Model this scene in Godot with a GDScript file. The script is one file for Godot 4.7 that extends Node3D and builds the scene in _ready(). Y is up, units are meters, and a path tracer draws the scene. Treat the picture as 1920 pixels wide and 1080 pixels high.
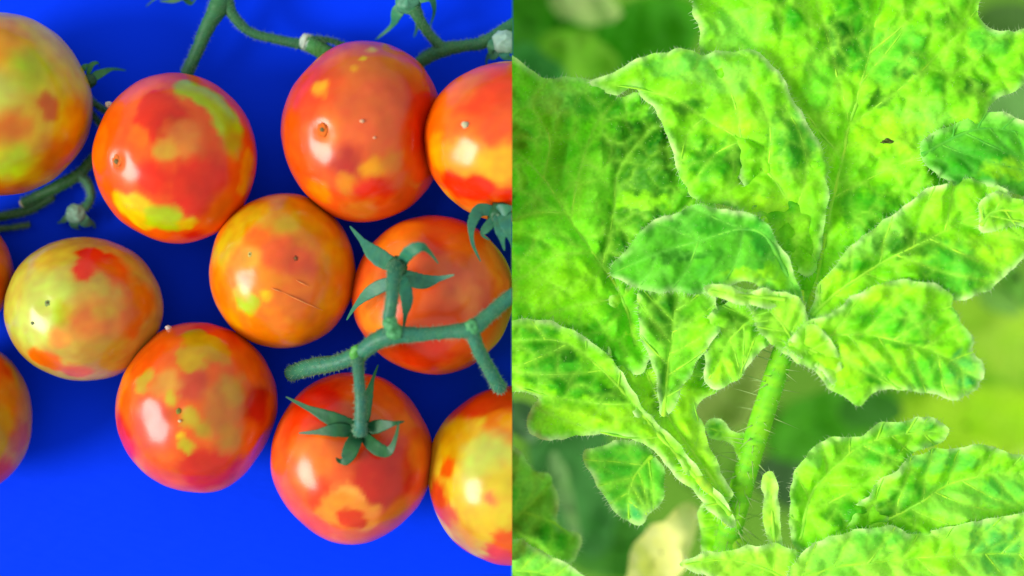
extends Node3D
# Seen straight down: tomatoes on a blue sheet-covered table; past the table's edge a tomato plant with mottled leaves grows up from the ground.

const PX := 0.252 / 1080.0      # metres that one photograph pixel spans at tomato mid-height
const EYE := 0.73               # height of the lens above the table top
const MID := 0.03
const GROUND := -0.75
const LIFT := 48.0               # millimetres by which the shoot's leaves stand above the table top

var rng := RandomNumberGenerator.new()
var warp := FastNoiseLite.new()
var fine := FastNoiseLite.new()
var cell := FastNoiseLite.new()
var M := {}


func _ready() -> void:
	rng.seed = 7
	set_the_view()
	set_up_noise()
	make_materials()
	make_ground_and_table()
	make_tomatoes()
	make_trusses()
	make_plant()
	make_background()


# ---------------------------------------------------------------- camera and light
func set_the_view() -> void:
	var cam := Camera3D.new()
	cam.name = "camera"
	cam.fov = rad_to_deg(2.0 * atan(0.126 / (EYE - MID)))
	cam.near = 0.01
	cam.far = 60.0
	cam.position = Vector3(0, EYE, 0)
	cam.rotation_degrees = Vector3(-90, 0, 0)
	var lens := CameraAttributesPhysical.new()
	lens.frustum_focal_length = 12.0 * (EYE - MID) / 0.126   # a 24 mm high sensor
	lens.exposure_aperture = 2.5
	lens.frustum_focus_distance = EYE - 0.045
	cam.attributes = lens
	add_child(cam)

	var e := Environment.new()
	e.background_mode = Environment.BG_SKY
	var sky := ProceduralSkyMaterial.new()
	sky.sky_top_color = Color(0.86, 0.88, 0.90)
	sky.sky_horizon_color = Color(0.86, 0.88, 0.92)
	sky.sky_curve = 0.2
	sky.ground_bottom_color = Color(0.30, 0.33, 0.22)
	sky.ground_horizon_color = Color(0.45, 0.48, 0.40)
	e.sky = Sky.new()
	e.sky.sky_material = sky
	e.background_energy_multiplier = 0.68
	e.tonemap_mode = Environment.TONE_MAPPER_LINEAR
	e.tonemap_exposure = 1.42
	e.sdfgi_enabled = true
	e.ssao_enabled = true
	e.ssil_enabled = true
	var we := WorldEnvironment.new()
	we.name = "world"
	we.environment = e
	add_child(we)

	var sun := DirectionalLight3D.new()
	sun.name = "sun"
	sun.light_energy = 0.8
	sun.light_color = Color(1.0, 0.985, 0.965)
	sun.light_angular_distance = 28.0
	sun.shadow_enabled = true
	add_child(sun)
	sun.look_at_from_position(Vector3(-1.0, 0.68, 0.32), Vector3.ZERO)


func set_up_noise() -> void:
	warp.seed = 11
	warp.noise_type = FastNoiseLite.TYPE_SIMPLEX_SMOOTH
	warp.frequency = 1.0
	warp.fractal_octaves = 3
	fine.seed = 23
	fine.noise_type = FastNoiseLite.TYPE_SIMPLEX_SMOOTH
	fine.frequency = 1.0
	fine.fractal_octaves = 2
	cell.seed = 5
	cell.noise_type = FastNoiseLite.TYPE_CELLULAR
	cell.cellular_return_type = FastNoiseLite.RETURN_DISTANCE2_SUB
	cell.cellular_jitter = 0.9
	cell.frequency = 1.0
	cell.fractal_type = FastNoiseLite.FRACTAL_NONE


# ---------------------------------------------------------------- small tools
func at(x: float, y: float, h: float) -> Vector3:
	var k := PX * (EYE - h) / (EYE - MID)
	return Vector3((x - 960.0) * k, h, (y - 540.0) * k)


func tone(r: float, g: float, b: float) -> Color:
	return Color(r / 255.0, g / 255.0, b / 255.0).srgb_to_linear()


func surface(called: String, rough: float, spec := 0.5, bump := 0.0, bump_scale := 60.0) -> StandardMaterial3D:
	var m := StandardMaterial3D.new()
	m.resource_name = called
	m.vertex_color_use_as_albedo = true
	m.roughness = rough
	m.metallic_specular = spec
	if bump > 0.0:
		var n := NoiseTexture2D.new()
		n.width = 512
		n.height = 512
		n.seamless = true
		n.as_normal_map = true
		n.bump_strength = 4.0
		var f := FastNoiseLite.new()
		f.seed = 3
		f.frequency = 0.02
		f.fractal_octaves = 4
		n.noise = f
		m.normal_enabled = true
		m.normal_texture = n
		m.normal_scale = bump
		m.uv1_triplanar = true
		m.uv1_world_triplanar = true
		m.uv1_scale = Vector3.ONE * bump_scale
	return m


func make_materials() -> void:
	M.skin = surface("tomato_skin", 0.25, 0.42, 0.09, 24.0)
	M.skin.clearcoat_enabled = true
	M.skin.clearcoat = 0.1
	M.skin.clearcoat_roughness = 0.16
	M.flesh = surface("tomato_flesh", 0.35)
	M.stem = surface("green_stem", 0.5, 0.45, 0.35, 60.0)
	M.leaf = surface("leaf", 0.5, 0.2)
	M.leaf.backlight_enabled = true
	M.leaf.backlight = Color(0.3, 0.3, 0.3)
	M.hair = surface("plant_hair", 0.6, 0.4)
	M.hair.backlight_enabled = true
	M.hair.backlight = Color(0.9, 0.9, 0.9)
	M.far_leaf = surface("far_leaf", 0.55, 0.4)
	M.scar = surface("dry_scar", 0.8, 0.3)
	M.sheet = surface("blue_sheet", 0.55, 0.14, 0.16, 14.0)
	M.sheet.uv1_scale = Vector3(5, 20, 34)
	M.sheet.vertex_color_use_as_albedo = false
	M.sheet.albedo_color = Color(0.0, 0.225, 0.985)
	M.wood = surface("table_leg_paint", 0.5)
	M.wood.vertex_color_use_as_albedo = false
	M.wood.albedo_color = Color(0.5, 0.5, 0.5)
	M.soil = surface("soil", 0.9, 0.3, 1.0, 8.0)
	M.soil.vertex_color_use_as_albedo = false
	M.soil.albedo_color = Color(0.50, 0.74, 0.22)


class Form:
	var v := PackedVector3Array()
	var n := PackedVector3Array()
	var c := PackedColorArray()
	var i := PackedInt32Array()

	func add(p: Vector3, col: Color) -> int:
		v.append(p)
		n.append(Vector3.ZERO)
		c.append(col)
		return v.size() - 1

	func tri(a: int, b: int, d: int) -> void:
		i.append(a)
		i.append(b)
		i.append(d)

	func smooth() -> void:
		for k in range(0, i.size(), 3):
			var a := v[i[k]]
			var f := (v[i[k + 2]] - a).cross(v[i[k + 1]] - a)
			n[i[k]] += f
			n[i[k + 1]] += f
			n[i[k + 2]] += f
		for k in n.size():
			n[k] = n[k].normalized() if n[k].length_squared() > 0.0 else Vector3.UP

	# keeps what lies at x <= limit (or, with s = -1, past it); returns the closing face as a form of its own (or null)
	func cut(limit: float, inner: Color, s := 1.0) -> Form:
		var ni := PackedInt32Array()
		var made := {}
		var rim := PackedVector3Array()
		for k in range(0, i.size(), 3):
			var t := [i[k], i[k + 1], i[k + 2]]
			var poly := []
			var crossed := 0
			for j in 3:
				var a: int = t[j]
				var b: int = t[(j + 1) % 3]
				var ain := v[a].x * s <= limit * s
				if ain:
					poly.append(a)
				if ain != (v[b].x * s <= limit * s):
					crossed += 1
					var key := Vector2i(mini(a, b), maxi(a, b))
					if not made.has(key):
						var f := (limit - v[a].x) / (v[b].x - v[a].x)
						var q := v[a].lerp(v[b], f)
						q.x = limit
						v.append(q)
						n.append(n[a].lerp(n[b], f).normalized())
						c.append(c[a].lerp(c[b], f))
						made[key] = v.size() - 1
						rim.append(q)
					poly.append(made[key])
			for j in range(1, poly.size() - 1):
				ni.append(poly[0])
				ni.append(poly[j])
				ni.append(poly[j + 1])
		i = ni
		if rim.size() < 3:
			return null
		var mid := Vector3.ZERO
		for q in rim:
			mid += q
		mid /= rim.size()
		var order := Array(rim)
		order.sort_custom(func(p, q): return atan2(p.y - mid.y, p.z - mid.z) < atan2(q.y - mid.y, q.z - mid.z))
		var cap := Form.new()
		cap.add(mid, inner)
		for q in order:
			cap.add(q, inner)
		for j in order.size():
			cap.tri(0, 1 + j, 1 + (j + 1) % order.size())
		for j in cap.v.size():
			cap.n[j] = Vector3(1, 0, 0)
		return cap

	func mesh() -> ArrayMesh:
		var a := []
		a.resize(Mesh.ARRAY_MAX)
		a[Mesh.ARRAY_VERTEX] = v
		a[Mesh.ARRAY_NORMAL] = n
		a[Mesh.ARRAY_COLOR] = c
		a[Mesh.ARRAY_INDEX] = i
		var m := ArrayMesh.new()
		m.add_surface_from_arrays(Mesh.PRIMITIVE_TRIANGLES, a)
		return m


func put(called: String, f: Form, m: Material, parent: Node3D) -> MeshInstance3D:
	var o := MeshInstance3D.new()
	o.name = numbered(called, parent)
	o.mesh = f.mesh()
	o.material_override = m
	parent.add_child(o, true)
	return o


func numbered(called: String, parent: Node) -> String:
	if not parent.has_node(NodePath(called)):
		return called
	var k := 1
	while parent.has_node(NodePath("%s_%03d" % [called, k])):
		k += 1
	return "%s_%03d" % [called, k]


func thing(called: String, label: String, category: String, group := "", where := Vector3.ZERO) -> Node3D:
	var o := Node3D.new()
	o.name = numbered(called, self)
	o.position = where
	o.set_meta("label", label)
	o.set_meta("category", category)
	if group:
		o.set_meta("group", group)
	add_child(o, true)
	return o


func curve3(points: Array, steps := 8) -> Array:   # Catmull-Rom through [Vector3, radius] pairs
	var res := []
	for k in points.size() - 1:
		var a = points[maxi(k - 1, 0)]
		var b = points[k]
		var c = points[k + 1]
		var d = points[mini(k + 2, points.size() - 1)]
		for s in steps:
			var t := float(s) / steps
			res.append([b[0].cubic_interpolate(c[0], a[0], d[0], t), cubic_interpolate(b[1], c[1], a[1], d[1], t)])
	res.append(points[-1])
	return res


# a round or flattened stalk along a path of [Vector3, radius]
func stalk(f: Form, path: Array, col: Color, sides := 14, flat := 1.0, wobble := 0.06, streak := 0.25, cup := 0.0) -> void:
	var first := f.v.size()
	var rings := path.size()
	var side := Vector3.ZERO
	for k in rings:
		var p: Vector3 = path[k][0]
		var dir: Vector3 = (path[mini(k + 1, rings - 1)][0] - path[maxi(k - 1, 0)][0]).normalized()
		if k == 0:
			side = dir.cross(Vector3.UP)
			if side.length() < 0.1:
				side = dir.cross(Vector3.FORWARD)
			side = side.normalized()
		else:
			side = (side - dir * side.dot(dir)).normalized()
			if flat < 1.0:
				var want := dir.cross(Vector3.UP)
				if want.dot(side) < 0.0:
					want = -want
				side = (side + want * 0.25).normalized()
				side = (side - dir * side.dot(dir)).normalized()
		var up := side.cross(dir).normalized()
		for s in sides:
			var a := TAU * s / sides
			var q := p * 900.0
			var r: float = path[k][1] * (1.0 + wobble * warp.get_noise_3d(q.x, q.y + a * 0.6, q.z))
			var off := side * cos(a) * r + up * (sin(a) * r * flat + cup * r * cos(a) * cos(a))
			var g := 1.0 + streak * warp.get_noise_3d(q.x * 0.6 + cos(a) * 1.5, q.y * 0.6 + sin(a) * 1.5, q.z * 0.6)
			var yel := clampf(0.5 + 0.9 * fine.get_noise_3d(q.x * 0.25, q.y * 0.25 + a * 0.2, q.z * 0.25), 0.0, 1.0)
			f.add(p + off, Color(col.r * g * lerpf(0.75, 1.35, yel), col.g * g * lerpf(0.93, 1.08, yel), col.b * g * lerpf(1.08, 0.85, yel)))
	for k in rings - 1:
		for s in sides:
			var a := first + k * sides + s
			var b := first + k * sides + (s + 1) % sides
			f.tri(a, b, a + sides)
			f.tri(b, b + sides, a + sides)
	for e in 2:
		var k := 0 if e == 0 else rings - 1
		var step: Vector3 = (path[0][0] - path[1][0]).normalized() if e == 0 else (path[-1][0] - path[-2][0]).normalized()
		var top := f.add(path[k][0] + step * path[k][1] * flat * 0.45, col)
		for s in sides:
			var a := first + k * sides + s
			var b := first + k * sides + (s + 1) % sides
			if e == 0:
				f.tri(b, a, top)
			else:
				f.tri(a, b, top)


func blob(f: Form, p: Vector3, size: Vector3, col: Color, rough := 0.15, basis := Basis.IDENTITY, rings := 14, segs := 18) -> void:
	var first := f.v.size()
	for k in rings + 1:
		var th := PI * k / rings
		for s in segs:
			var ph := TAU * s / segs
			var d := Vector3(sin(th) * cos(ph), cos(th), sin(th) * sin(ph))
			var q := d * 1.4 + p * 500.0
			var r := 1.0 + rough * warp.get_noise_3d(q.x, q.y, q.z)
			var g := 1.0 + 0.3 * fine.get_noise_3d(q.x * 1.5, q.y * 1.5, q.z * 1.5)
			f.add(p + basis * (d * size * r), Color(col.r * g, col.g * g, col.b * g))
	for k in rings:
		for s in segs:
			var a := first + k * segs + s
			var b := first + k * segs + (s + 1) % segs
			f.tri(a, a + segs, b)
			f.tri(b, a + segs, b + segs)


func px_path(numbers: Array, steps := 8, up := 0.0) -> Array:   # x, y in pixels, height in millimetres, radius in pixels
	var pts := []
	for k in range(0, numbers.size(), 4):
		pts.append([at(numbers[k], numbers[k + 1], (numbers[k + 2] + up) * 0.001), numbers[k + 3] * 0.93 * PX])
	return curve3(pts, steps)


# ---------------------------------------------------------------- ground and table
func make_ground_and_table() -> void:
	var g := MeshInstance3D.new()
	g.name = "ground"
	var pm := PlaneMesh.new()
	pm.size = Vector2(30, 30)
	g.mesh = pm
	g.position = Vector3(0, GROUND, 0)
	g.material_override = M.soil
	g.set_meta("kind", "structure")
	g.set_meta("label", "blurred green ground far below the leaves")
	add_child(g)

	var t := thing("blue_table", "smooth bright blue table top that carries all the tomatoes", "table", "", Vector3(-0.45, GROUND, 0))
	var f := Form.new()
	var nx := 90
	var nz := 110
	var hw := 0.45
	var hd := 0.55
	# the top, gently uneven, its rim rounded over a 1.2 mm radius
	for k in nz + 1:
		for j in nx + 1:
			var x := lerpf(-hw, hw, float(j) / nx)
			var z := lerpf(-hd, hd, float(k) / nz)
			var y := 0.0006 * warp.get_noise_2d(x * 6.0, z * 14.0) * clampf((hw - absf(x)) * 60.0, 0.0, 1.0)
			f.add(Vector3(x, -GROUND + minf(y, 0.0004), z), Color.WHITE)
	for k in nz:
		for j in nx:
			var a := k * (nx + 1) + j
			f.tri(a, a + 1, a + nx + 1)
			f.tri(a + 1, a + nx + 2, a + nx + 1)
	f.smooth()
	var ring := [Vector3(-hw, 0, -hd), Vector3(hw, 0, -hd), Vector3(hw, 0, hd), Vector3(-hw, 0, hd)]
	put("table_top", f, M.sheet, t)
	var sidef := Form.new()
	for k in 4:
		var a: Vector3 = ring[k] + Vector3(0, -GROUND, 0)
		var b: Vector3 = ring[(k + 1) % 4] + Vector3(0, -GROUND, 0)
		var s := sidef.v.size()
		for q in [a, b, a - Vector3(0, 0.012, 0), b - Vector3(0, 0.012, 0)]:
			sidef.add(q, Color.WHITE)
		sidef.tri(s, s + 2, s + 1)
		sidef.tri(s + 1, s + 2, s + 3)
	var s2 := sidef.v.size()
	for q in ring:
		sidef.add(q + Vector3(0, -GROUND - 0.012, 0), Color.WHITE)
	sidef.tri(s2, s2 + 2, s2 + 1)
	sidef.tri(s2, s2 + 3, s2 + 2)
	sidef.smooth()
	put("table_edge", sidef, M.sheet, t)
	for p in [Vector2(-0.4, -0.48), Vector2(-0.4, 0.48), Vector2(0.2, -0.48), Vector2(0.2, 0.48)]:
		var lf := Form.new()
		stalk(lf, [[Vector3(p.x, 0.0, p.y), 0.018], [Vector3(p.x, 0.37, p.y), 0.02], [Vector3(p.x, -GROUND - 0.0125, p.y), 0.022]], Color.WHITE, 16, 1.0, 0.0, 0.0)
		lf.smooth()
		put("leg", lf, M.wood, t)


# ---------------------------------------------------------------- tomatoes
const RED := Vector3(218, 46, 2)
const ORANGE := Vector3(240, 106, 2)
const AMBER := Vector3(226, 152, 6)
const YELLOW := Vector3(218, 184, 10)
const LIME := Vector3(168, 190, 14)
const PALE := Vector3(186, 198, 84)
const TAN := Vector3(214, 120, 52)
const PINK := Vector3(208, 84, 56)
const DEEP := Vector3(190, 34, 2)

func dome(u: float, v: float) -> Vector3:
	return Vector3(u, sqrt(maxf(0.02, 1.0 - u * u - v * v)), v).normalized()


# box: centre x, y and half width, half height in pixels; bulges: [u, v, amount, width]; patches: [u, v, radius, colour, softness]
func tomato(label: String, box: Array, base: Vector3, patches: Array, bulges := [], lift := 0.0, scars := [], squash := 0.9) -> Node3D:
	var rx: float = box[2] * PX
	var rz: float = box[3] * PX
	var ry := (rx + rz) * 0.5 * squash
	var cy := ry * 0.985 + lift
	var mid := at(box[0], box[1], cy)
	var k0 := (EYE - cy) / (EYE - MID)
	rx *= k0
	rz *= k0
	var o := thing("tomato", label, "tomato", "tomatoes on the blue table", Vector3(mid.x, lift, mid.z))
	var f := Form.new()
	var rings := 104
	var segs := 150
	var seedv: float = box[0] * 0.13 + box[1] * 0.29
	var dents := []
	for b in bulges:
		dents.append([dome(b[0], b[1]) if b.size() < 5 else Vector3(b[0], b[4], b[1]).normalized(), b[2], 1.0 / (b[3] * b[3])])
	for s in scars:
		dents.append([dome(s[0], s[1]), -0.02 - 0.001 * s[2], 1.0 / (0.11 * 0.11)])
	var dabs := []
	for p in patches:
		var q: Vector3 = p[3] - Vector3(0, 4, 12)
		dabs.append([dome(p[0], p[1]), p[2] * 1.12, tone(q.x, q.y, q.z), (p[4] if p.size() > 4 else 0.06) * 0.95])
	var ground := tone(base.x, base.y, base.z)
	for k in rings + 1:
		var th := PI * k / rings
		for s in segs + 1:
			var ph := TAU * s / segs
			var d := Vector3(sin(th) * cos(ph), sin(th) * sin(ph), cos(th))
			var r := 1.0 + 0.03 * warp.get_noise_3d(d.x * 0.8 + seedv, d.y * 0.8, d.z * 0.8)
			for b in dents:
				r += b[1] * exp(-(d - b[0]).length_squared() * b[2])
			var col := ground
			if d.y > -0.25:
				var w := 0.5 * Vector3(warp.get_noise_3d(d.x * 1.6 + seedv, d.y * 1.6, d.z * 1.6), warp.get_noise_3d(d.x * 1.6, d.y * 1.6 + seedv, d.z * 1.6 + 9.0), warp.get_noise_3d(d.x * 1.6 + 5.0, d.y * 1.6, d.z * 1.6 + seedv)) * 0.2
				var jag := fine.get_noise_3d(d.x * 7.0 + seedv, d.y * 7.0, d.z * 7.0) * 0.035
				var dw := d + w
				for b in dabs:
					var t: float = smoothstep(b[1] + b[3], b[1] - b[3], (dw - b[0]).length() + jag)
					if t > 0.0:
						col = col.lerp(b[2], t)
				var g := 1.0 + 0.16 * fine.get_noise_3d(d.x * 3.0 + seedv, d.y * 3.0, d.z * 3.0)
				var g2 := 1.0 + 0.2 * fine.get_noise_3d(d.x * 5.0, d.y * 5.0 + seedv, d.z * 5.0)
				col = Color(col.r * g, col.g * g * g2, col.b * g)
			f.add(Vector3(d.x * rx, d.y * ry, d.z * rz) * r + Vector3(0, cy - lift, 0), col)
	for k in rings:
		for s in segs:
			var a := k * (segs + 1) + s
			f.tri(a, a + 1, a + segs + 1)
			f.tri(a + 1, a + segs + 2, a + segs + 1)
	f.smooth()
	for k in rings + 1:      # close the seam's shading
		var a := k * (segs + 1)
		var b := a + segs
		var m := (f.n[a] + f.n[b]).normalized()
		f.n[a] = m
		f.n[b] = m
	var pole := Vector3(0, 0, 1)
	for s in segs + 1:
		f.n[s] = pole
		f.n[rings * (segs + 1) + s] = -pole
	var cap: Form = null
	if mid.x + rx * 1.1 > 0.0:
		cap = f.cut(-mid.x, tone(205, 70, 40))
	put("skin", f, M.skin, o)
	if cap:
		put("cut_face", cap, M.flesh, o)
	for s in scars:
		var d := dome(s[0], s[1])
		var p := Vector3(d.x * rx, d.y * ry, d.z * rz) * 0.978 + Vector3(0, cy - lift, 0)
		var up := (d / Vector3(rx, ry, rz)).normalized()
		var bx := up.cross(Vector3(0, 0, 1)).normalized()
		var b := Basis(bx, up, bx.cross(up))
		var size: float = s[2] * PX
		var sf := Form.new()
		if s.size() > 3:
			blob(sf, p, Vector3(size, size * 0.3, size * 1.25), tone(s[3], s[4], s[5]), 0.5, b)
		else:
			blob(sf, p, Vector3(size, size * 0.3, size * 1.25), tone(150, 70, 20), 0.5, b)
		var core := p + up * size * 0.28
		sf.smooth()
		var so := put("blossom_scar", sf, M.scar, o)
		var cf := Form.new()
		blob(cf, core, Vector3(size * 0.4, size * 0.25, size * 0.4), tone(110, 100, 60), 0.4, b, 8, 10)
		cf.smooth()
		put("scar_tip", cf, M.scar, so)
	return o


func speck(o: Node3D, box: Array, u: float, v: float, size: float, col: Color, squash := 0.9, called := "speck") -> void:
	var rx: float = box[2] * PX
	var rz: float = box[3] * PX
	var ry := (rx + rz) * 0.5 * squash
	var d := dome(u, v)
	var f := Form.new()
	blob(f, Vector3(d.x * rx, d.y * ry + ry * 0.985, d.z * rz) , Vector3(size, size * 0.7, size * 0.8) * PX, col, 0.6, Basis.IDENTITY, 8, 10)
	f.smooth()
	put(called, f, M.scar, o)


func make_tomatoes() -> void:
	tomato("yellow tomato cut off by the upper left picture edge", [0, 196, 168, 172], Vector3(214, 178, 14), [
		[-0.1, -0.1, 0.5, PALE, 0.3], [0.15, -0.62, 0.36, AMBER, 0.2], [0.72, 0.06, 0.12, Vector3(205, 96, 14)], [0.38, 0.34, 0.22, Vector3(212, 120, 30), 0.15],
		[0.35, 0.72, 0.24, LIME, 0.15], [0.75, 0.6, 0.3, Vector3(190, 110, 20), 0.2], [0.1, 0.98, 0.3, Vector3(180, 90, 20), 0.2], [0.55, -0.3, 0.16, LIME, 0.2], [0.95, 0.1, 0.2, AMBER, 0.1]],
		[[0.75, -0.66, -0.03, 0.4]])
	var b2 := [328, 296, 152, 160]
	var t2 := tomato("red and yellow-green tomato with a round brown scar in its left highlight", b2, Vector3(228, 84, 12), [
		[-0.85, -0.1, 0.24, ORANGE], [-0.25, -0.8, 0.3, ORANGE, 0.2], [0.0, -0.42, 0.3, RED], [0.12, -0.3, 0.14, DEEP, 0.1],
		[0.28, -0.76, 0.16, LIME], [0.55, -0.62, 0.2, LIME], [0.72, -0.38, 0.2, LIME], [0.8, -0.12, 0.14, Vector3(180, 160, 32), 0.1], [0.95, 0.1, 0.14, AMBER], [0.92, 0.32, 0.12, AMBER],
		[0.45, 0.38, 0.36, RED, 0.12], [0.3, -0.12, 0.2, TAN, 0.12], [0.08, -0.02, 0.12, Vector3(206, 150, 50), 0.08], [-0.25, -0.15, 0.12, ORANGE],
		[-0.55, 0.58, 0.14, YELLOW], [-0.3, 0.68, 0.22, YELLOW, 0.06], [0.02, 0.76, 0.2, LIME, 0.06], [0.25, 0.78, 0.1, YELLOW], [0.3, 0.9, 0.1, RED], [-0.1, 0.3, 0.18, RED, 0.1], [0.65, 0.62, 0.2, Vector3(220, 90, 14), 0.1]],
		[[-0.7, -0.7, -0.02, 0.4]], 0.0, [[-0.53, 0.1, 12, 200, 100, 40]])
	speck(t2, b2, -0.77, -0.61, 7, tone(200, 190, 170))
	var b3 := [683, 246, 155, 170]
	var t3 := tomato("large orange-red tomato at the top centre of the blue table with a starred scar", b3, Vector3(218, 80, 14), [
		[0.75, -0.1, 0.42, Vector3(205, 44, 8), 0.18], [0.1, -0.75, 0.4, Vector3(212, 104, 30), 0.2], [-0.6, -0.4, 0.3, Vector3(214, 66, 14), 0.15], [0.15, -0.05, 0.42, Vector3(216, 96, 50), 0.2],
		[-0.46, -0.36, 0.09, AMBER, 0.06], [-0.35, 0.1, 0.18, Vector3(224, 112, 40), 0.12],
		[-0.1, 0.44, 0.16, Vector3(180, 52, 44), 0.12], [0.2, 0.5, 0.12, AMBER, 0.07], [0.38, 0.42, 0.14, Vector3(208, 118, 30), 0.1], [-0.12, 0.62, 0.12, Vector3(210, 124, 24), 0.07], [-0.5, 0.68, 0.14, Vector3(214, 124, 24), 0.08],
		[0.15, 0.72, 0.2, RED, 0.08], [0.0, 0.88, 0.2, Vector3(205, 110, 40), 0.1], [0.1, -0.84, 0.06, YELLOW, 0.05], [0.02, -0.74, 0.035, YELLOW, 0.03], [-0.05, -0.62, 0.05, AMBER, 0.05]],
		[[-0.5, 0.12, -0.015, 0.3], [0.92, 0.1, -0.16, 0.45], [-0.7, -0.75, -0.03, 0.4]], 0.0, [[-0.41, 0.06, 10, 205, 100, 30]])
	speck(t3, b3, 0.06, -0.02, 4, tone(220, 170, 130))
	speck(t3, b3, 0.2, 0.15, 3, tone(220, 160, 120))
	var b4 := [957, 266, 165, 150]
	var t4 := tomato("orange-red tomato cut off by the centre seam, resting on its two neighbours", b4, Vector3(232, 92, 14), [
		[-0.85, -0.2, 0.3, ORANGE, 0.15], [-0.2, -0.5, 0.34, Vector3(228, 66, 14), 0.15], [0.0, 0.0, 0.35, Vector3(226, 86, 40), 0.2], [-0.78, 0.2, 0.2, AMBER, 0.1], [-0.5, 0.26, 0.24, Vector3(236, 150, 30), 0.12], [-0.1, 0.36, 0.24, Vector3(238, 168, 36), 0.12],
		[-0.62, 0.58, 0.16, RED, 0.06], [-0.36, 0.66, 0.18, RED, 0.06], [0.0, 0.72, 0.14, RED], [-0.7, 0.72, 0.12, AMBER, 0.06], [-0.4, 0.92, 0.2, Vector3(216, 130, 50), 0.1], [-0.5, -0.62, 0.2, Vector3(222, 110, 36), 0.15]],
		[], 0.009, [])
	speck(t4, b4, -0.48, -0.13, 7, tone(190, 190, 150))
	var b5 := [158, 580, 145, 136]
	var t5 := tomato("pale green tomato with red upper edge, at the left middle", b5, Vector3(190, 156, 54), [
		[-0.55, -0.2, 0.62, Vector3(188, 184, 72), 0.2], [-0.2, -0.1, 0.34, PALE, 0.12], [-0.6, 0.25, 0.28, PALE, 0.15], [0.0, 0.05, 0.14, LIME, 0.08], [-0.3, -0.75, 0.3, Vector3(204, 176, 56), 0.15],
		[0.2, -0.76, 0.18, RED, 0.05], [0.4, -0.66, 0.18, RED, 0.06], [0.22, -0.56, 0.14, RED, 0.06], [0.55, -0.5, 0.2, Vector3(218, 92, 20), 0.12], [0.82, -0.15, 0.26, Vector3(206, 108, 22), 0.12], [0.72, 0.2, 0.2, Vector3(208, 100, 24), 0.12],
		[0.35, 0.15, 0.3, TAN, 0.2], [-0.1, 0.36, 0.14, Vector3(222, 140, 60), 0.1], [-0.45, 0.64, 0.14, Vector3(218, 102, 20), 0.06], [-0.25, 0.7, 0.16, Vector3(214, 96, 20), 0.07], [0.02, 0.84, 0.16, Vector3(210, 100, 30), 0.07], [0.4, 0.6, 0.25, Vector3(180, 140, 44), 0.15], [0.5, 0.0, 0.12, Vector3(196, 150, 50), 0.1]],
		[[0.75, 0.62, -0.04, 0.4]], 0.0, [[-0.24, -0.1, 6, 120, 140, 80]])
	speck(t5, b5, -0.43, 0.17, 4, tone(110, 120, 80))
	var b6 := [530, 508, 136, 146]
	var t6 := tomato("yellow-orange tomato with fine pale scratches in the middle of the table", b6, Vector3(226, 124, 20), [
		[0.3, -0.75, 0.42, Vector3(214, 146, 22), 0.15], [-0.45, -0.62, 0.32, Vector3(208, 166, 26), 0.12], [-0.76, -0.25, 0.24, Vector3(200, 168, 30), 0.1], [0.2, -0.6, 0.14, Vector3(196, 166, 30), 0.1], [0.8, -0.2, 0.22, AMBER, 0.12],
		[-0.2, -0.42, 0.18, ORANGE, 0.1], [0.05, -0.25, 0.2, Vector3(222, 92, 44), 0.1], [0.35, -0.1, 0.2, Vector3(216, 86, 50), 0.1], [0.48, 0.04, 0.12, PINK, 0.1], [-0.3, -0.15, 0.16, Vector3(214, 150, 52), 0.1], [-0.85, 0.2, 0.26, Vector3(234, 118, 16), 0.1],
		[-0.36, 0.44, 0.15, LIME, 0.05], [-0.42, 0.3, 0.1, Vector3(196, 170, 60), 0.06], [-0.08, 0.36, 0.08, YELLOW, 0.05], [0.35, 0.4, 0.32, Vector3(224, 112, 36), 0.15], [0.0, 0.75, 0.3, Vector3(226, 122, 16), 0.15], [0.75, 0.4, 0.18, AMBER, 0.12], [-0.6, 0.62, 0.14, AMBER, 0.1]],
		[], 0.0, [[0.3, -0.15, 5, 150, 70, 40], [-0.32, -0.2, 4, 190, 170, 90]])
	for sc in [[0.1, 0.26, 0.62, 0.5], [0.3, 0.12, 0.46, 0.2], [-0.02, 0.22, 0.12, 0.27]]:
		var f := Form.new()
		var pts := []
		for k in 9:
			var t := k / 8.0
			var d := dome(lerpf(sc[0], sc[2], t), lerpf(sc[1], sc[3], t))
			var ry := (136 + 146) * 0.5 * PX * 0.9
			pts.append([Vector3(d.x * 136 * PX, d.y * ry + ry * 0.985, d.z * 146 * PX) * 1.001, PX * 1.3 * sin(PI * clampf(t, 0.08, 0.92))])
		stalk(f, pts, tone(228, 142, 76), 6)
		f.smooth()
		put("scratch", f, M.scar, t6)
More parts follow.
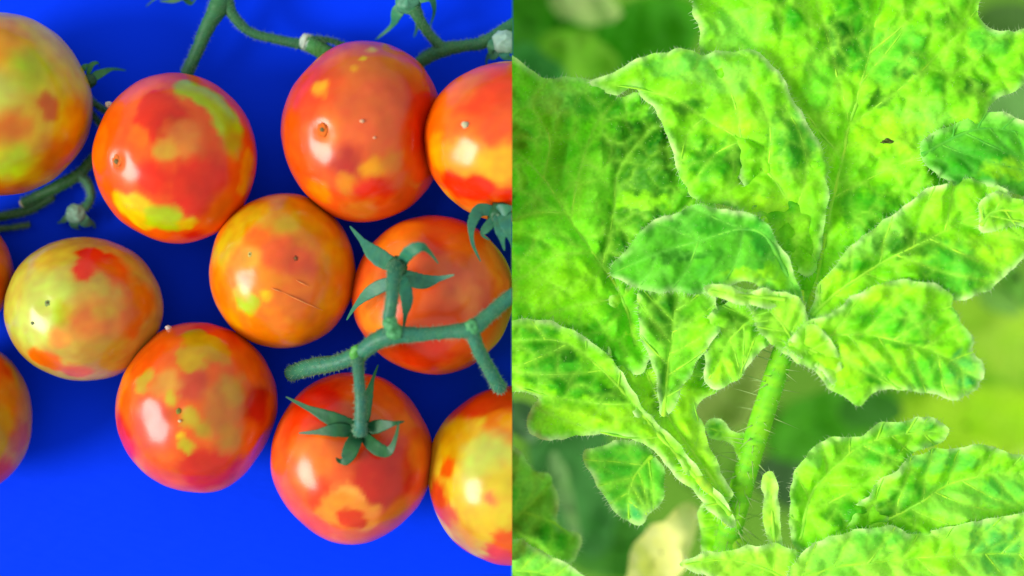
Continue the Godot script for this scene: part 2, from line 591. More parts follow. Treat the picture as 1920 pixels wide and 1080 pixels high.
	tomato("orange-red tomato lying under the green forked truss stem", [812, 553, 150, 150], Vector3(220, 84, 24), [
		[-0.4, -0.68, 0.3, Vector3(232, 118, 30), 0.15], [0.55, -0.5, 0.34, Vector3(228, 112, 30), 0.15], [0.0, -0.6, 0.16, Vector3(206, 64, 30), 0.1], [-0.75, 0.3, 0.22, Vector3(230, 132, 44), 0.15], [-0.1, 0.72, 0.34, Vector3(206, 52, 22), 0.15],
		[0.4, -0.2, 0.24, Vector3(214, 96, 60), 0.15], [0.45, 0.1, 0.2, Vector3(228, 124, 60), 0.12], [0.2, 0.3, 0.2, Vector3(220, 80, 44), 0.15], [0.75, 0.3, 0.3, Vector3(206, 70, 24), 0.15], [-0.7, -0.1, 0.2, Vector3(226, 112, 40), 0.12], [0.3, 0.88, 0.2, Vector3(216, 100, 34), 0.1]],
		[[-0.4, -0.38, -0.11, 0.3], [0.1, 0.5, -0.035, 0.16], [-0.5, 0.5, 0.03, 0.3], [0.35, -0.1, -0.03, 0.16], [0.1, -0.75, -0.035, 0.18], [0.5, 0.35, 0.025, 0.25], [-0.75, 0.05, -0.03, 0.18]], 0.0, [], 0.84)
	var b8 := [370, 762, 150, 159]
	var t8 := tomato("red tomato with yellow-green blotches round a crossed scar at its middle", b8, Vector3(222, 92, 14), [
		[-0.9, -0.25, 0.26, Vector3(232, 124, 12), 0.1], [-0.5, -0.62, 0.24, Vector3(222, 86, 12), 0.1], [0.3, -0.88, 0.3, Vector3(214, 62, 10), 0.1], [0.06, -0.86, 0.14, Vector3(184, 156, 24), 0.05], [0.1, -0.68, 0.14, Vector3(196, 148, 24), 0.05], [0.36, -0.66, 0.18, Vector3(200, 142, 24), 0.05], [0.22, -0.5, 0.1, Vector3(200, 142, 30), 0.05],
		[-0.5, -0.36, 0.12, Vector3(186, 158, 40), 0.05], [0.85, -0.05, 0.22, DEEP, 0.1], [0.75, -0.5, 0.2, Vector3(222, 92, 16), 0.1], [0.25, 0.7, 0.34, Vector3(205, 44, 16), 0.12], [-0.3, 0.75, 0.2, Vector3(222, 84, 20), 0.08], [-0.82, 0.35, 0.24, Vector3(212, 48, 40), 0.12], [-0.6, 0.66, 0.1, TAN, 0.06],
		[-0.38, 0.18, 0.3, Vector3(200, 76, 56), 0.15], [0.1, -0.28, 0.2, Vector3(198, 74, 50), 0.1], [-0.2, -0.3, 0.14, Vector3(206, 140, 60), 0.1], [0.5, 0.0, 0.26, Vector3(202, 116, 50), 0.12], [0.6, -0.25, 0.14, Vector3(196, 140, 50), 0.1], [0.55, 0.3, 0.16, Vector3(196, 130, 44), 0.1],
		[0.2, -0.75, 0.2, Vector3(196, 156, 20), 0.05], [0.05, -0.62, 0.16, Vector3(196, 156, 20), 0.05], [-0.12, -0.12, 0.085, Vector3(186, 158, 40), 0.04], [0.1, 0.1, 0.085, Vector3(186, 158, 40), 0.05], [0.02, 0.28, 0.05, YELLOW, 0.04], [0.08, 0.4, 0.09, Vector3(190, 170, 30), 0.04], [0.25, 0.2, 0.07, Vector3(186, 150, 40), 0.05]],
		[[-0.45, 0.12, -0.018, 0.36], [-0.72, -0.6, -0.045, 0.4], [0.86, 0.5, -0.075, 0.33], [0.3, 0.9, 0.03, 0.3]], 0.0, [[-0.05, -0.01, 4, 120, 130, 50]])
	speck(t8, b8, -0.33, -0.93, 6, tone(210, 200, 190))
	speck(t8, b8, -0.03, 0.1, 3, tone(225, 200, 150))
	tomato("red tomato carrying a green star calyx and stalk, bottom middle", [662, 858, 151, 161], Vector3(224, 86, 30), [
		[-0.4, -0.72, 0.34, Vector3(206, 32, 10), 0.15], [-0.55, -0.4, 0.26, Vector3(226, 58, 22), 0.15], [0.3, -0.78, 0.3, Vector3(222, 98, 30), 0.15], [-0.45, -0.08, 0.3, Vector3(234, 112, 40), 0.15], [-0.8, 0.1, 0.24, Vector3(232, 96, 44), 0.15], [0.5, 0.1, 0.4, Vector3(192, 44, 26), 0.12], [0.85, -0.05, 0.16, Vector3(222, 104, 26), 0.1],
		[-0.3, 0.34, 0.14, Vector3(222, 64, 20), 0.08], [0.0, 0.36, 0.17, Vector3(238, 158, 70), 0.06], [-0.08, 0.54, 0.23, Vector3(236, 138, 44), 0.06], [0.14, 0.62, 0.24, Vector3(234, 138, 50), 0.06], [0.03, 0.64, 0.16, Vector3(212, 58, 10), 0.05], [0.0, 0.9, 0.25, Vector3(222, 100, 40), 0.1], [0.55, 0.62, 0.2, Vector3(206, 92, 30), 0.1], [-0.5, 0.72, 0.2, Vector3(216, 80, 30), 0.12]],
		[[0.07, -0.32, -0.1, 0.3], [0.15, 0.2, -0.02, 0.2], [-0.35, -0.75, -0.025, 0.2], [-0.7, 0.1, 0.02, 0.3], [0.8, -0.6, -0.05, 0.4], [-0.75, 0.65, -0.02, 0.4], [0.75, 0.66, -0.02, 0.4]])
	var b10 := [965, 890, 165, 167]
	var t10 := tomato("yellow tomato with red blotches cut off by the centre seam, bottom right", b10, Vector3(206, 168, 30), [
		[-0.35, -0.92, 0.42, Vector3(196, 56, 8), 0.1], [0.0, -0.8, 0.3, Vector3(200, 64, 10), 0.1], [-0.72, -0.42, 0.26, Vector3(190, 146, 20), 0.12], [-0.12, -0.58, 0.22, Vector3(224, 122, 16), 0.07], [-0.05, -0.62, 0.09, AMBER, 0.06], [-0.3, -0.2, 0.3, PALE, 0.15], [-0.1, 0.1, 0.3, Vector3(206, 182, 50), 0.15],
		[-0.76, -0.12, 0.12, Vector3(206, 80, 12), 0.06], [-0.88, 0.25, 0.24, Vector3(196, 66, 26), 0.1], [-0.72, 0.42, 0.14, Vector3(200, 84, 26), 0.08], [-0.22, 0.14, 0.07, Vector3(222, 124, 70), 0.06], [-0.55, 0.65, 0.2, Vector3(196, 140, 30), 0.1], [0.0, 0.7, 0.26, Vector3(218, 84, 14), 0.05], [-0.15, 0.82, 0.14, Vector3(214, 70, 14), 0.06], [-0.1, 0.97, 0.3, Vector3(214, 70, 20), 0.08], [-0.6, 0.82, 0.14, Vector3(206, 80, 40), 0.08]],
		[[-0.9, -0.1, -0.04, 0.4]])
	tomato("orange tomato sliver at the left picture edge between two others", [-100, 512, 122, 120], Vector3(210, 112, 20), [[0.8, 0.3, 0.3, Vector3(200, 80, 16), 0.15], [0.7, -0.4, 0.2, AMBER, 0.1]])
	tomato("olive and red tomato cut off by the lower left picture edge", [-78, 785, 134, 150], Vector3(180, 130, 22), [
		[0.62, -0.66, 0.26, Vector3(204, 76, 12), 0.1], [0.85, -0.2, 0.26, Vector3(190, 112, 24), 0.15], [0.7, 0.1, 0.3, Vector3(172, 132, 24), 0.15], [0.95, 0.2, 0.2, Vector3(176, 96, 40), 0.1], [0.6, 0.75, 0.3, Vector3(196, 70, 40), 0.12]])


# ---------------------------------------------------------------- green trusses on and behind the tomatoes
var green := Color()

func branch(o: Node3D, called: String, numbers: Array, col: Color, m: Material = null, sides := 14) -> MeshInstance3D:
	var f := Form.new()
	stalk(f, px_path(numbers), col, sides, 1.0, 0.1, 0.3)
	f.smooth()
	var cap := f.cut(0.0, tone(120, 170, 110))
	if f.i.is_empty():
		return null
	var p := put(called, f, m if m else M.stem, o)
	if cap:
		put("cut_end", cap, M.stem, p)
	var path := px_path(numbers)
	var fuzz := Form.new()
	for k in path.size() * 12:
		var g := rng.randi_range(0, path.size() - 2)
		var q: Vector3 = path[g][0].lerp(path[g + 1][0], rng.randf())
		var dir: Vector3 = (path[g + 1][0] - path[g][0]).normalized()
		var side := dir.cross(Vector3.UP).normalized()
		var a := rng.randf() * PI
		var outw := side * cos(a) + side.cross(dir) * sin(a)
		q += outw * path[g][1] * 0.95
		if q.x < -0.002:
			spine(fuzz, q, (outw + dir * rng.randf_range(-0.4, 0.4)).normalized(), rng.randf_range(3.0, 8.0) * PX, 0.5 * PX, tone(150, 190, 150))
	if fuzz.v.size():
		fuzz.smooth()
		put("fine_hair", fuzz, M.hair, p).set_meta("kind", "stuff")
	return p


# sepals: each [x, y, mm, x, y, mm, ...] from hub to tip with a half width in pixels first
func calyx(o: Node3D, x: float, y: float, mm: float, r: float, sepals: Array, col: Color, hub_col: Color) -> void:
	var f := Form.new()
	blob(f, at(x, y, mm * 0.001), Vector3(r, r * 0.7, r) * PX, hub_col, 0.3)
	f.smooth()
	f.cut(0.0, hub_col)
	var hub: Node3D = o
	if not f.i.is_empty():
		hub = put("calyx", f, M.stem, o)
	for s in sepals:
		var pts := []
		var w: float = s[0] * 0.92 * PX
		var count: int = (s.size() - 1) / 3
		for k in count:
			pts.append([at(s[1 + k * 3], s[2 + k * 3], s[3 + k * 3] * 0.001), 0.0])
		var path := curve3(pts, 9)
		for k in path.size():
			var t := float(k) / (path.size() - 1)
			path[k] = [path[k][0], w * (0.62 + 0.5 * sin(PI * minf(t * 1.5, 1.0))) * (1.0 - pow(t, 1.7)) + PX * 0.9]
		var sf := Form.new()
		stalk(sf, path, col, 12, 0.28, 0.12, 0.35, 0.25)
		sf.smooth()
		sf.cut(0.0, col)
		if not sf.i.is_empty():
			put("sepal", sf, M.stem, hub)


func make_trusses() -> void:
	green = tone(44, 112, 66)
	var teal := tone(44, 116, 86)
	var dark := tone(26, 88, 48)
	var pale := tone(190, 208, 186)
	var bright := tone(76, 160, 62)
	var o := thing("tomato_truss", "forked green truss stem lying across the orange-red tomato at centre right", "stem", "green truss stems among the tomatoes")
	branch(o, "main_stalk", [546, 700, 36, 16, 585, 688, 48, 17.5, 630, 680, 56, 16, 672, 664, 63, 16, 705, 640, 69, 17, 738, 628, 72, 18, 790, 627, 73, 13.5, 840, 622, 74, 13, 884, 616, 75, 16, 915, 592, 75, 14, 950, 562, 74, 13.5, 1000, 525, 73, 13], teal)
	branch(o, "stalk_to_upper_calyx", [737, 625, 72, 15, 730, 598, 76, 12.5, 735, 560, 78, 12, 738, 525, 76, 13.5, 742, 500, 70, 16], teal)
	branch(o, "stalk_to_lower_calyx", [672, 666, 63, 14, 672, 695, 68, 11, 676, 745, 71, 11, 676, 790, 69, 12, 675, 812, 66, 14], tone(50, 114, 88))
	branch(o, "bare_side_stalk", [884, 618, 75, 14, 897, 655, 72, 13, 916, 690, 68, 12.5, 934, 722, 63, 13.5, 938, 727, 61, 11], teal)
	for kn in [[672, 662, 65, 16], [738, 622, 75, 15], [732, 607, 78, 13], [886, 612, 77, 13]]:
		var f := Form.new()
		blob(f, at(kn[0], kn[1], kn[2] * 0.001), Vector3(kn[3], kn[3] * 0.75, kn[3]) * PX, bright if kn[0] == 672 else tone(72, 150, 90), 0.5)
		f.smooth()
		put("knuckle", f, M.stem, o)
	calyx(o, 745, 500, 66, 18, [
		[17, 742, 500, 66, 705, 478, 64, 680, 452, 62, 656, 424, 60],
		[12, 752, 495, 67, 768, 472, 76, 790, 463, 78, 806, 474, 74, 822, 494, 70],
		[15, 752, 515, 65, 790, 528, 64, 825, 522, 66, 852, 515, 69],
		[13, 738, 528, 66, 700, 544, 62, 670, 570, 55, 650, 600, 47],
		[12, 756, 520, 67, 763, 560, 70, 760, 590, 69, 757, 614, 67]], teal, dark)
	calyx(o, 676, 806, 61, 20, [
		[15, 668, 802, 62, 625, 786, 64, 580, 766, 62, 536, 744, 58],
		[13, 664, 808, 62, 630, 806, 65, 595, 810, 64, 560, 812, 61],
		[15, 670, 815, 63, 660, 838, 67, 648, 862, 67, 636, 864, 67, 630, 858, 70],
		[13, 688, 806, 62, 712, 798, 66, 738, 794, 70, 758, 790, 68],
		[13, 684, 818, 63, 706, 840, 67, 730, 845, 68, 742, 820, 71, 748, 790, 72],
		[9, 684, 795, 62, 690, 750, 63, 698, 715, 61, 709, 684, 57]], dark, tone(22, 80, 46))

	var c := thing("calyx", "curled green calyx hanging at the centre seam above the truss stem", "calyx", "green truss stems among the tomatoes")
	calyx(c, 938, 402, 62, 22, [
		[12, 930, 398, 62, 900, 394, 64, 885, 420, 66, 886, 455, 66, 901, 490, 62],
		[13, 936, 402, 64, 940, 430, 68, 942, 450, 67, 946, 470, 64],
		[9, 930, 408, 63, 912, 428, 64, 905, 440, 64, 918, 450, 63],
		[16, 945, 398, 64, 955, 425, 68, 960, 450, 67, 968, 480, 62],
		[14, 935, 398, 64, 950, 392, 66, 975, 388, 66]], tone(44, 112, 84), dark)

	var a := thing("tomato_truss", "green truss stem rising to the top edge behind the red and yellow-green tomato", "stem", "green truss stems among the tomatoes")
	branch(a, "main_stalk", [340, 165, 14, 13, 355, 128, 16, 13, 372, 90, 18, 13.5, 392, 45, 20, 16, 412, 8, 20, 21, 418, -30, 20, 19, 420, -80, 18, 17], green)
	branch(a, "side_stalk", [424, 0, 20, 15, 438, 30, 19, 11, 470, 60, 17, 9.5, 520, 74, 16, 9.5, 560, 82, 16, 11, 585, 86, 16, 12], green)
	branch(a, "broken_stalk", [573, 78, 16, 17, 592, 88, 16, 18, 620, 104, 14, 17, 665, 130, 12, 16], tone(62, 140, 70))
	branch(a, "thin_stalk", [585, 72, 18, 6, 620, 76, 17, 6, 650, 88, 15, 7, 690, 110, 14, 7], dark)
	var wf := Form.new()
	stalk(wf, px_path([566, 76, 16.5, 15, 572, 78, 16.5, 17, 578, 81, 16.2, 17]), pale, 14, 1.0, 0.2)
	wf.smooth()
	put("pale_cut_end", wf, M.scar, a)
	calyx(a, 345, -6, 14, 8, [[6, 345, -6, 14, 320, 2, 12, 300, 2, 10], [4, 345, -8, 14, 300, -6, 10, 274, 12, 4], [5, 345, -4, 14, 358, 6, 12, 368, -3, 12]], green, green)

	var b := thing("tomato_truss", "green truss stem with two calyxes at the top right of the blue table", "stem", "green truss stems among the tomatoes")
	branch(b, "main_stalk", [770, 130, 12, 12, 800, 108, 14, 14, 832, 93, 16, 15, 870, 86, 17, 12, 905, 80, 18, 13, 935, 62, 19, 12, 985, 28, 18, 12], green)
	branch(b, "side_stalk", [832, 92, 16, 13, 808, 68, 19, 10, 790, 42, 22, 11, 775, 15, 24, 14], green)
	calyx(b, 765, 2, 24, 24, [
		[13, 760, 5, 24, 745, 25, 20, 735, 48, 12, 704, 75, 5],
		[9, 778, 5, 25, 785, 30, 16, 782, 52, 9, 776, 70, 4],
		[10, 786, 0, 26, 806, -5, 25, 814, 20, 18, 806, 50, 8],
		[10, 752, -5, 24, 730, -20, 20, 700, -30, 10]], tone(56, 136, 92), tone(70, 138, 104))
	calyx(b, 946, 78, 22, 22, [
		[11, 935, 92, 20, 925, 102, 18, 914, 108, 14, 912, 124, 10],
		[13, 946, 96, 21, 950, 106, 22, 962, 112, 20], [11, 930, 78, 22, 920, 90, 22, 918, 102, 20]], tone(60, 134, 100), tone(150, 190, 168))

	var d := thing("tomato_truss", "cut green truss stem beside the yellow tomato at the left edge", "stem", "green truss stems among the tomatoes")
	branch(d, "main_stalk", [44, 381, 6, 11, 75, 366, 7, 12, 115, 346, 9, 13, 150, 325, 10, 12, 178, 292, 10, 10], tone(44, 106, 52))
	branch(d, "side_stalk", [150, 328, 10, 11, 166, 345, 10, 9, 171, 370, 9, 8, 158, 392, 9, 10], tone(60, 130, 90))
	branch(d, "crossing_stalk", [-30, 412, 4, 9, 20, 402, 5, 10, 60, 392, 5, 9, 100, 368, 6, 8], tone(40, 98, 50))
	branch(d, "thin_stalk", [-20, 432, 3.5, 7, 25, 426, 3.5, 6, 56, 421, 3, 5], tone(60, 112, 70))
	var ef := Form.new()
	stalk(ef, px_path([40, 383, 6, 9, 46, 380, 6.1, 10.5]), tone(176, 190, 160), 14)
	ef.smooth()
	put("pale_cut_end", ef, M.scar, d)
	calyx(d, 142, 400, 10, 19, [[12, 150, 402, 10, 160, 415, 9, 174, 420, 6, 178, 428, 3], [10, 140, 408, 10, 140, 424, 8, 150, 430, 5], [6, 130, 404, 9, 118, 414, 6, 108, 418, 2]], tone(84, 150, 112), tone(140, 190, 160))

	var g := thing("calyx", "small green calyx poking out between the yellow tomato and its red neighbour", "calyx", "green truss stems among the tomatoes")
	calyx(g, 168, 152, 22, 14, [
		[9, 168, 152, 22, 185, 140, 20, 210, 130, 16, 236, 132, 10],
		[5, 165, 140, 22, 172, 122, 22, 184, 118, 20, 186, 126, 17],
		[6, 155, 132, 22, 160, 124, 22, 176, 119, 20]], tone(44, 118, 56), tone(30, 80, 44))
	branch(g, "stalk", [160, 180, 14, 7, 180, 196, 12, 7, 205, 212, 10, 7], dark)
	branch(g, "stalk", [165, 205, 10, 6, 178, 220, 9, 6, 192, 238, 8, 6], dark)


# ---------------------------------------------------------------- leaves
class Blade:
	var outline := PackedVector2Array()
	var rim := Curve2D.new()
	var mid := Curve2D.new()
	var veins: Array = []      # Curve2D of each side vein
	var lines: Array = []      # the same as point lists
	var h0 := 0.0
	var tilt := Vector2.ZERO
	var anchor := Vector2.ZERO
	var fold := 0.0
	var pucker := 5.0
	var swell := 6.0
	var curl := 5.0
	var humps: Array = []
	var seedv := 0.0
	var warp: FastNoiseLite
	var fine: FastNoiseLite
	var cell: FastNoiseLite
	var dabs: Array = []
	var low: Color
	var high: Color
	var margin: Color
	var vein_color: Color
	var mottle := 1.0

	# height in pixels above h0, and colour
	func look(p: Vector2, edge: float) -> Array:
		var dm := mid.get_closest_point(p).distance_to(p)
		var dv := dm
		for c in veins:
			dv = minf(dv, c.get_closest_point(p).distance_to(p))
		var x := p.x + seedv
		var wx := x + 7.0 * warp.get_noise_2d(x / 45.0, p.y / 45.0)
		var wy := p.y + 7.0 * warp.get_noise_2d(x / 45.0 + 90.0, p.y / 45.0)
		var net := clampf(-cell.get_noise_2d(wx / 42.0, wy / 42.0), 0.0, 1.0)   # 1 on the net of small veins
		var net2 := clampf(-cell.get_noise_2d(wx / 12.0 + 40.0, wy / 12.0), 0.0, 1.0)
		var part := clampf(0.5 + 1.1 * warp.get_noise_2d(x / 110.0 + 20.0, p.y / 110.0), 0.0, 1.0)
		var between := 1.0 - exp(-dv * dv / 300.0)
		var quilt := 1.0 - exp(-dv / 24.0)
		var near := exp(-dv * dv / 22.0)
		var h := (p - anchor).dot(tilt) + fold * (60.0 - 60.0 * exp(-dm / 60.0))
		h += pucker * 2.6 * quilt * (0.8 + 0.6 * warp.get_noise_2d(x / 70.0, p.y / 70.0))
		h += pucker * 1.7 * between * (0.4 + part) * smoothstep(1.0, 0.1, net) + pucker * 0.22 * (1.0 - net2)
		h += swell * 1.6 * warp.get_noise_2d(x / 150.0, p.y / 150.0 + 7.0)
		h -= curl * exp(-edge / 9.0)
		h += 15.0 * exp(-edge / 30.0) * warp.get_noise_2d(x / 60.0 + 13.0, p.y / 60.0)
		for b in humps:
			h += b[2] * exp(-(p - Vector2(b[0], b[1])).length_squared() / (b[3] * b[3]))
		var blister := between * smoothstep(0.95, 0.3, net)
		var m := 0.72 - 0.36 * quilt * blister * (0.45 + part) + mottle * (0.75 * warp.get_noise_2d(x / 85.0, p.y / 85.0 + 31.0) + 0.16 * fine.get_noise_2d(x / 24.0, p.y / 24.0)) + 0.3 * exp(-dv / 20.0) - 0.12
		var col := low.lerp(high, clampf(m, 0.0, 1.0))
		var q := p + Vector2(warp.get_noise_2d(x / 45.0, p.y / 45.0), warp.get_noise_2d(x / 45.0 + 50.0, p.y / 45.0)) * 16.0
		for b in dabs:
			var t: float = smoothstep(1.25, 0.6, Vector2((q.x - b[0]) / b[2], (q.y - b[1]) / b[3]).length() + 0.25 * fine.get_noise_2d(x / 16.0, p.y / 16.0))
			if t > 0.0:
				col = col.lerp(b[4], t * 0.9)
		col = col.lerp(vein_color, (0.35 + 0.65 * part) * (0.62 * pow(net, 4.0) + 0.16 * pow(net2, 4.0)))
		col = col.lerp(vein_color, 0.5 * near)
		col = col.lerp(margin, clampf(0.5 + 0.9 * warp.get_noise_2d(x / 90.0, p.y / 90.0 + 60.0), 0.1, 0.95) * exp(-edge * edge / 60.0))
		var g := 1.0 + 0.18 * fine.get_noise_2d(x / 6.0, p.y / 6.0)
		return [h, Color(col.r * g, col.g * g, col.b * g)]


func smooth_line(numbers: Array, closed: bool, steps := 7) -> PackedVector2Array:
	var pts := []
	for k in range(0, numbers.size(), 2):
		pts.append(Vector2(numbers[k], numbers[k + 1]))
	var res := PackedVector2Array()
	var n := pts.size()
	for k in (n if closed else n - 1):
		var a: Vector2 = pts[(k - 1 + n) % n] if closed else pts[maxi(k - 1, 0)]
		var b: Vector2 = pts[k]
		var c: Vector2 = pts[(k + 1) % n]
		var d: Vector2 = pts[(k + 2) % n] if closed else pts[mini(k + 2, n - 1)]
		for s in steps:
			res.append(b.cubic_interpolate(c, a, d, float(s) / steps))
	if not closed:
		res.append(pts[-1])
	return res


func to_curve(line: PackedVector2Array, closed := false) -> Curve2D:
	var c := Curve2D.new()
	c.bake_interval = 7.0
	for p in line:
		c.add_point(p)
	if closed:
		c.add_point(line[0])
	return c


# opts: h (mm), tilt, fold, pucker, swell, curl, dabs, low, high, side (count), step, hair, humps, mottle
func leaf(parent: Node3D, called: String, out: Array, midrib: Array, opts: Dictionary, label := "") -> MeshInstance3D:
	var b := Blade.new()
	b.warp = warp
	b.fine = fine
	b.cell = cell
	b.seedv = out[0] * 3.1 + out[1] * 1.7
	var raw := smooth_line(out, true)
	for k in raw.size():
		var p := raw[k]
		var nrm := (raw[(k + 1) % raw.size()] - raw[k - 1 if k > 0 else raw.size() - 1]).orthogonal().normalized()
		p += nrm * (9.0 * warp.get_noise_2d(p.x / 70.0, p.y / 70.0) + 0.8 * fine.get_noise_2d(p.x / 11.0, p.y / 11.0)) * float(opts.get("ragged", 1.0))
		raw[k] = p
	b.outline = raw
	b.rim = to_curve(raw, true)
	var mline := smooth_line(midrib, false)
	b.mid = to_curve(mline)
	b.h0 = (opts.get("h", 0.0) + (0.0 if opts.has("material") else LIFT)) * 0.001
	b.tilt = opts.get("tilt", Vector2.ZERO)
	b.anchor = mline[mline.size() / 2]
	b.fold = opts.get("fold", 0.25)
	b.pucker = opts.get("pucker", 5.0)
	b.swell = opts.get("swell", 7.0)
	b.curl = opts.get("curl", 6.0)
	b.humps = opts.get("humps", [])
	b.low = opts.get("low", LOW)
	b.high = opts.get("high", HIGH)
	b.margin = opts.get("margin", tone(206, 246, 150))
	b.vein_color = opts.get("vein", tone(164, 238, 66))
	b.mottle = opts.get("mottle", 0.6)
	for d in opts.get("dabs", []):
		b.dabs.append([d[0], d[1], d[2], d[3], d[4]])
	# side veins leave the midrib by turns and curve towards the tip
	var given: Array = opts.get("veins", [])
	for g in given:
		b.lines.append(smooth_line(g, false))
	var count: int = opts.get("side", 5) + 1
	if given.is_empty():
		for k in count:
			for s in [-1.0, 1.0]:
				var t: float = (k + 0.6 + 0.25 * s) / (count + 0.6)
				var off: float = b.mid.get_baked_length() * t
				var p: Vector2 = b.mid.sample_baked(off)
				var dir: Vector2 = (b.mid.sample_baked(minf(off + 6.0, b.mid.get_baked_length())) - b.mid.sample_baked(maxf(off - 6.0, 0.0))).normalized()
				var go := dir.rotated(s * 0.95)
				var line := PackedVector2Array([p])
				for q in 60:
					go = go.rotated(-s * 0.012 + 0.05 * warp.get_noise_2d(p.x / 20.0, p.y / 20.0 + k * 3.0))
					p += go * 7.0
					if not Geometry2D.is_point_in_polygon(p, raw):
						break
					line.append(p)
				if line.size() > 4:
					b.lines.append(line)
	for l in b.lines:
		b.veins.append(to_curve(l))

	var step: float = opts.get("step", 4.0)
	var box := Rect2(raw[0], Vector2.ZERO)
	for p in raw:
		box = box.expand(p)
	var nx := int(box.size.x / step) + 3
	var nz := int(box.size.y / step) + 3
	var id := PackedInt32Array()
	id.resize(nx * nz)
	id.fill(-1)
	var k3 := PX * (EYE - b.h0) / (EYE - MID)
	var place := func(p: Vector2, h: float) -> Vector3:
		return Vector3((p.x - 960.0) * k3, b.h0 + h * PX, (p.y - 540.0) * k3)
	var f := Form.new()
	for j in nz:
		for i in nx:
			var p := box.position + Vector2(i - 1, j - 1) * step
			if p.x < 930.0 or p.x > 1990.0 or p.y < -60.0 or p.y > 1140.0:
				continue
			var near := b.rim.get_closest_point(p)
			var edge := near.distance_to(p)
			if not Geometry2D.is_point_in_polygon(p, raw):
				if edge > step * 0.72:
					continue
				p = near
				edge = 0.0
			elif edge < step * 0.3:
				p = near
				edge = 0.0
			var r := b.look(p, edge)
			id[j * nx + i] = f.add(place.call(p, r[0]), r[1])
	for j in nz - 1:
		for i in nx - 1:
			var q := [id[j * nx + i], id[j * nx + i + 1], id[(j + 1) * nx + i + 1], id[(j + 1) * nx + i]]
			var ok := q.filter(func(e): return e >= 0)
			if ok.size() == 4:
				if (i + j) % 2 == 0:
					f.tri(q[0], q[1], q[2])
					f.tri(q[0], q[2], q[3])
				else:
					f.tri(q[0], q[1], q[3])
					f.tri(q[1], q[2], q[3])
			elif ok.size() == 3:
				f.tri(ok[0], ok[1], ok[2])
	f.smooth()
	if b.h0 > -0.002:
		f.cut(0.0, b.high, -1.0)
	var o := put(called, f, opts.get("material", M.leaf), parent)
	if label:
		o.set_meta("label", label)
	# veins stand a little proud of the blade
	if opts.get("ribs", true):
		var n := 0
		for l in [mline] + b.lines:
			var path := []
			var width: float = opts.get("rib", 5.0) if n == 0 else 2.6
			for k in l.size():
				var p: Vector2 = l[k]
				if p.x < 962.0 or not Geometry2D.is_point_in_polygon(p, raw):
					continue
				var t : float = float(k) / (l.size() - 1)
				var hh: float = b.look(p, 40.0)[0]
				path.append([place.call(p, hh - width * (0.3 if n == 0 else 0.55)), PX * width * (1.0 - 0.7 * t)])
			if path.size() > 3:
				var vf := Form.new()
				stalk(vf, path, b.vein_color, 8, 1.0, 0.05, 0.1)
				vf.smooth()
				put("midrib" if n == 0 else "side_vein", vf, M.leaf, o)
			n += 1
	# fine hairs along the margin
	var every: float = opts.get("hair", 6.0)
	if every > 0.0:
		var hf := Form.new()
		var length := b.rim.get_baked_length()
		var s := 0.0
		while s < length - 2.0:
			var p := b.rim.sample_baked(s)
			var ahead := b.rim.sample_baked(s + 2.0)
			s += every * rng.randf_range(0.5, 1.5)
			if p.x < 966.0 or p.x > 1940.0 or p.y < -20.0 or p.y > 1100.0:
				continue
			var outw := (ahead - p).orthogonal().normalized()
			if Geometry2D.is_point_in_polygon(p + outw * 4.0, raw):
				outw = -outw
			outw = outw.rotated(rng.randf_range(-0.7, 0.7))
			var root: Vector3 = place.call(p - outw * 2.0, b.look(p, 0.0)[0])
			spine(hf, root, Vector3(outw.x, rng.randf_range(-0.2, 0.6), outw.y).normalized(), rng.randf_range(5.0, 14.0) * PX, 0.55 * PX, tone(232, 250, 200))
		# and short ones standing on the blade
		for k in int(f.v.size() / 26.0):
			var g := rng.randi_range(0, f.v.size() - 1)
			if f.v[g].x < 0.0:
				continue
			var dir := (f.n[g] + Vector3(rng.randf_range(-0.7, 0.7), 0, rng.randf_range(-0.7, 0.7))).normalized()
			spine(hf, f.v[g], dir, rng.randf_range(3.0, 7.0) * PX, 0.4 * PX, tone(206, 242, 150))
		hf.smooth()
		var ho := put("fringe_hair", hf, M.hair, o)
		ho.set_meta("kind", "stuff")
	return o


func spine(f: Form, root: Vector3, dir: Vector3, length: float, r: float, col: Color) -> void:
	var s := dir.cross(Vector3(0.3, 0.9, 0.2)).normalized()
	var u := s.cross(dir)
	var a := f.add(root + s * r, col)
	f.add(root - s * r * 0.5 + u * r * 0.87, col)
	f.add(root - s * r * 0.5 - u * r * 0.87, col)
	var bend := Vector3(rng.randf_range(-1, 1), rng.randf_range(-1, 0.5), rng.randf_range(-1, 1)) * 0.15
	f.add(root + (dir + bend) * length, col)
	for k in 3:
		f.tri(a + k, a + (k + 1) % 3, a + 3)


var LOW := Color()
var HIGH := Color()

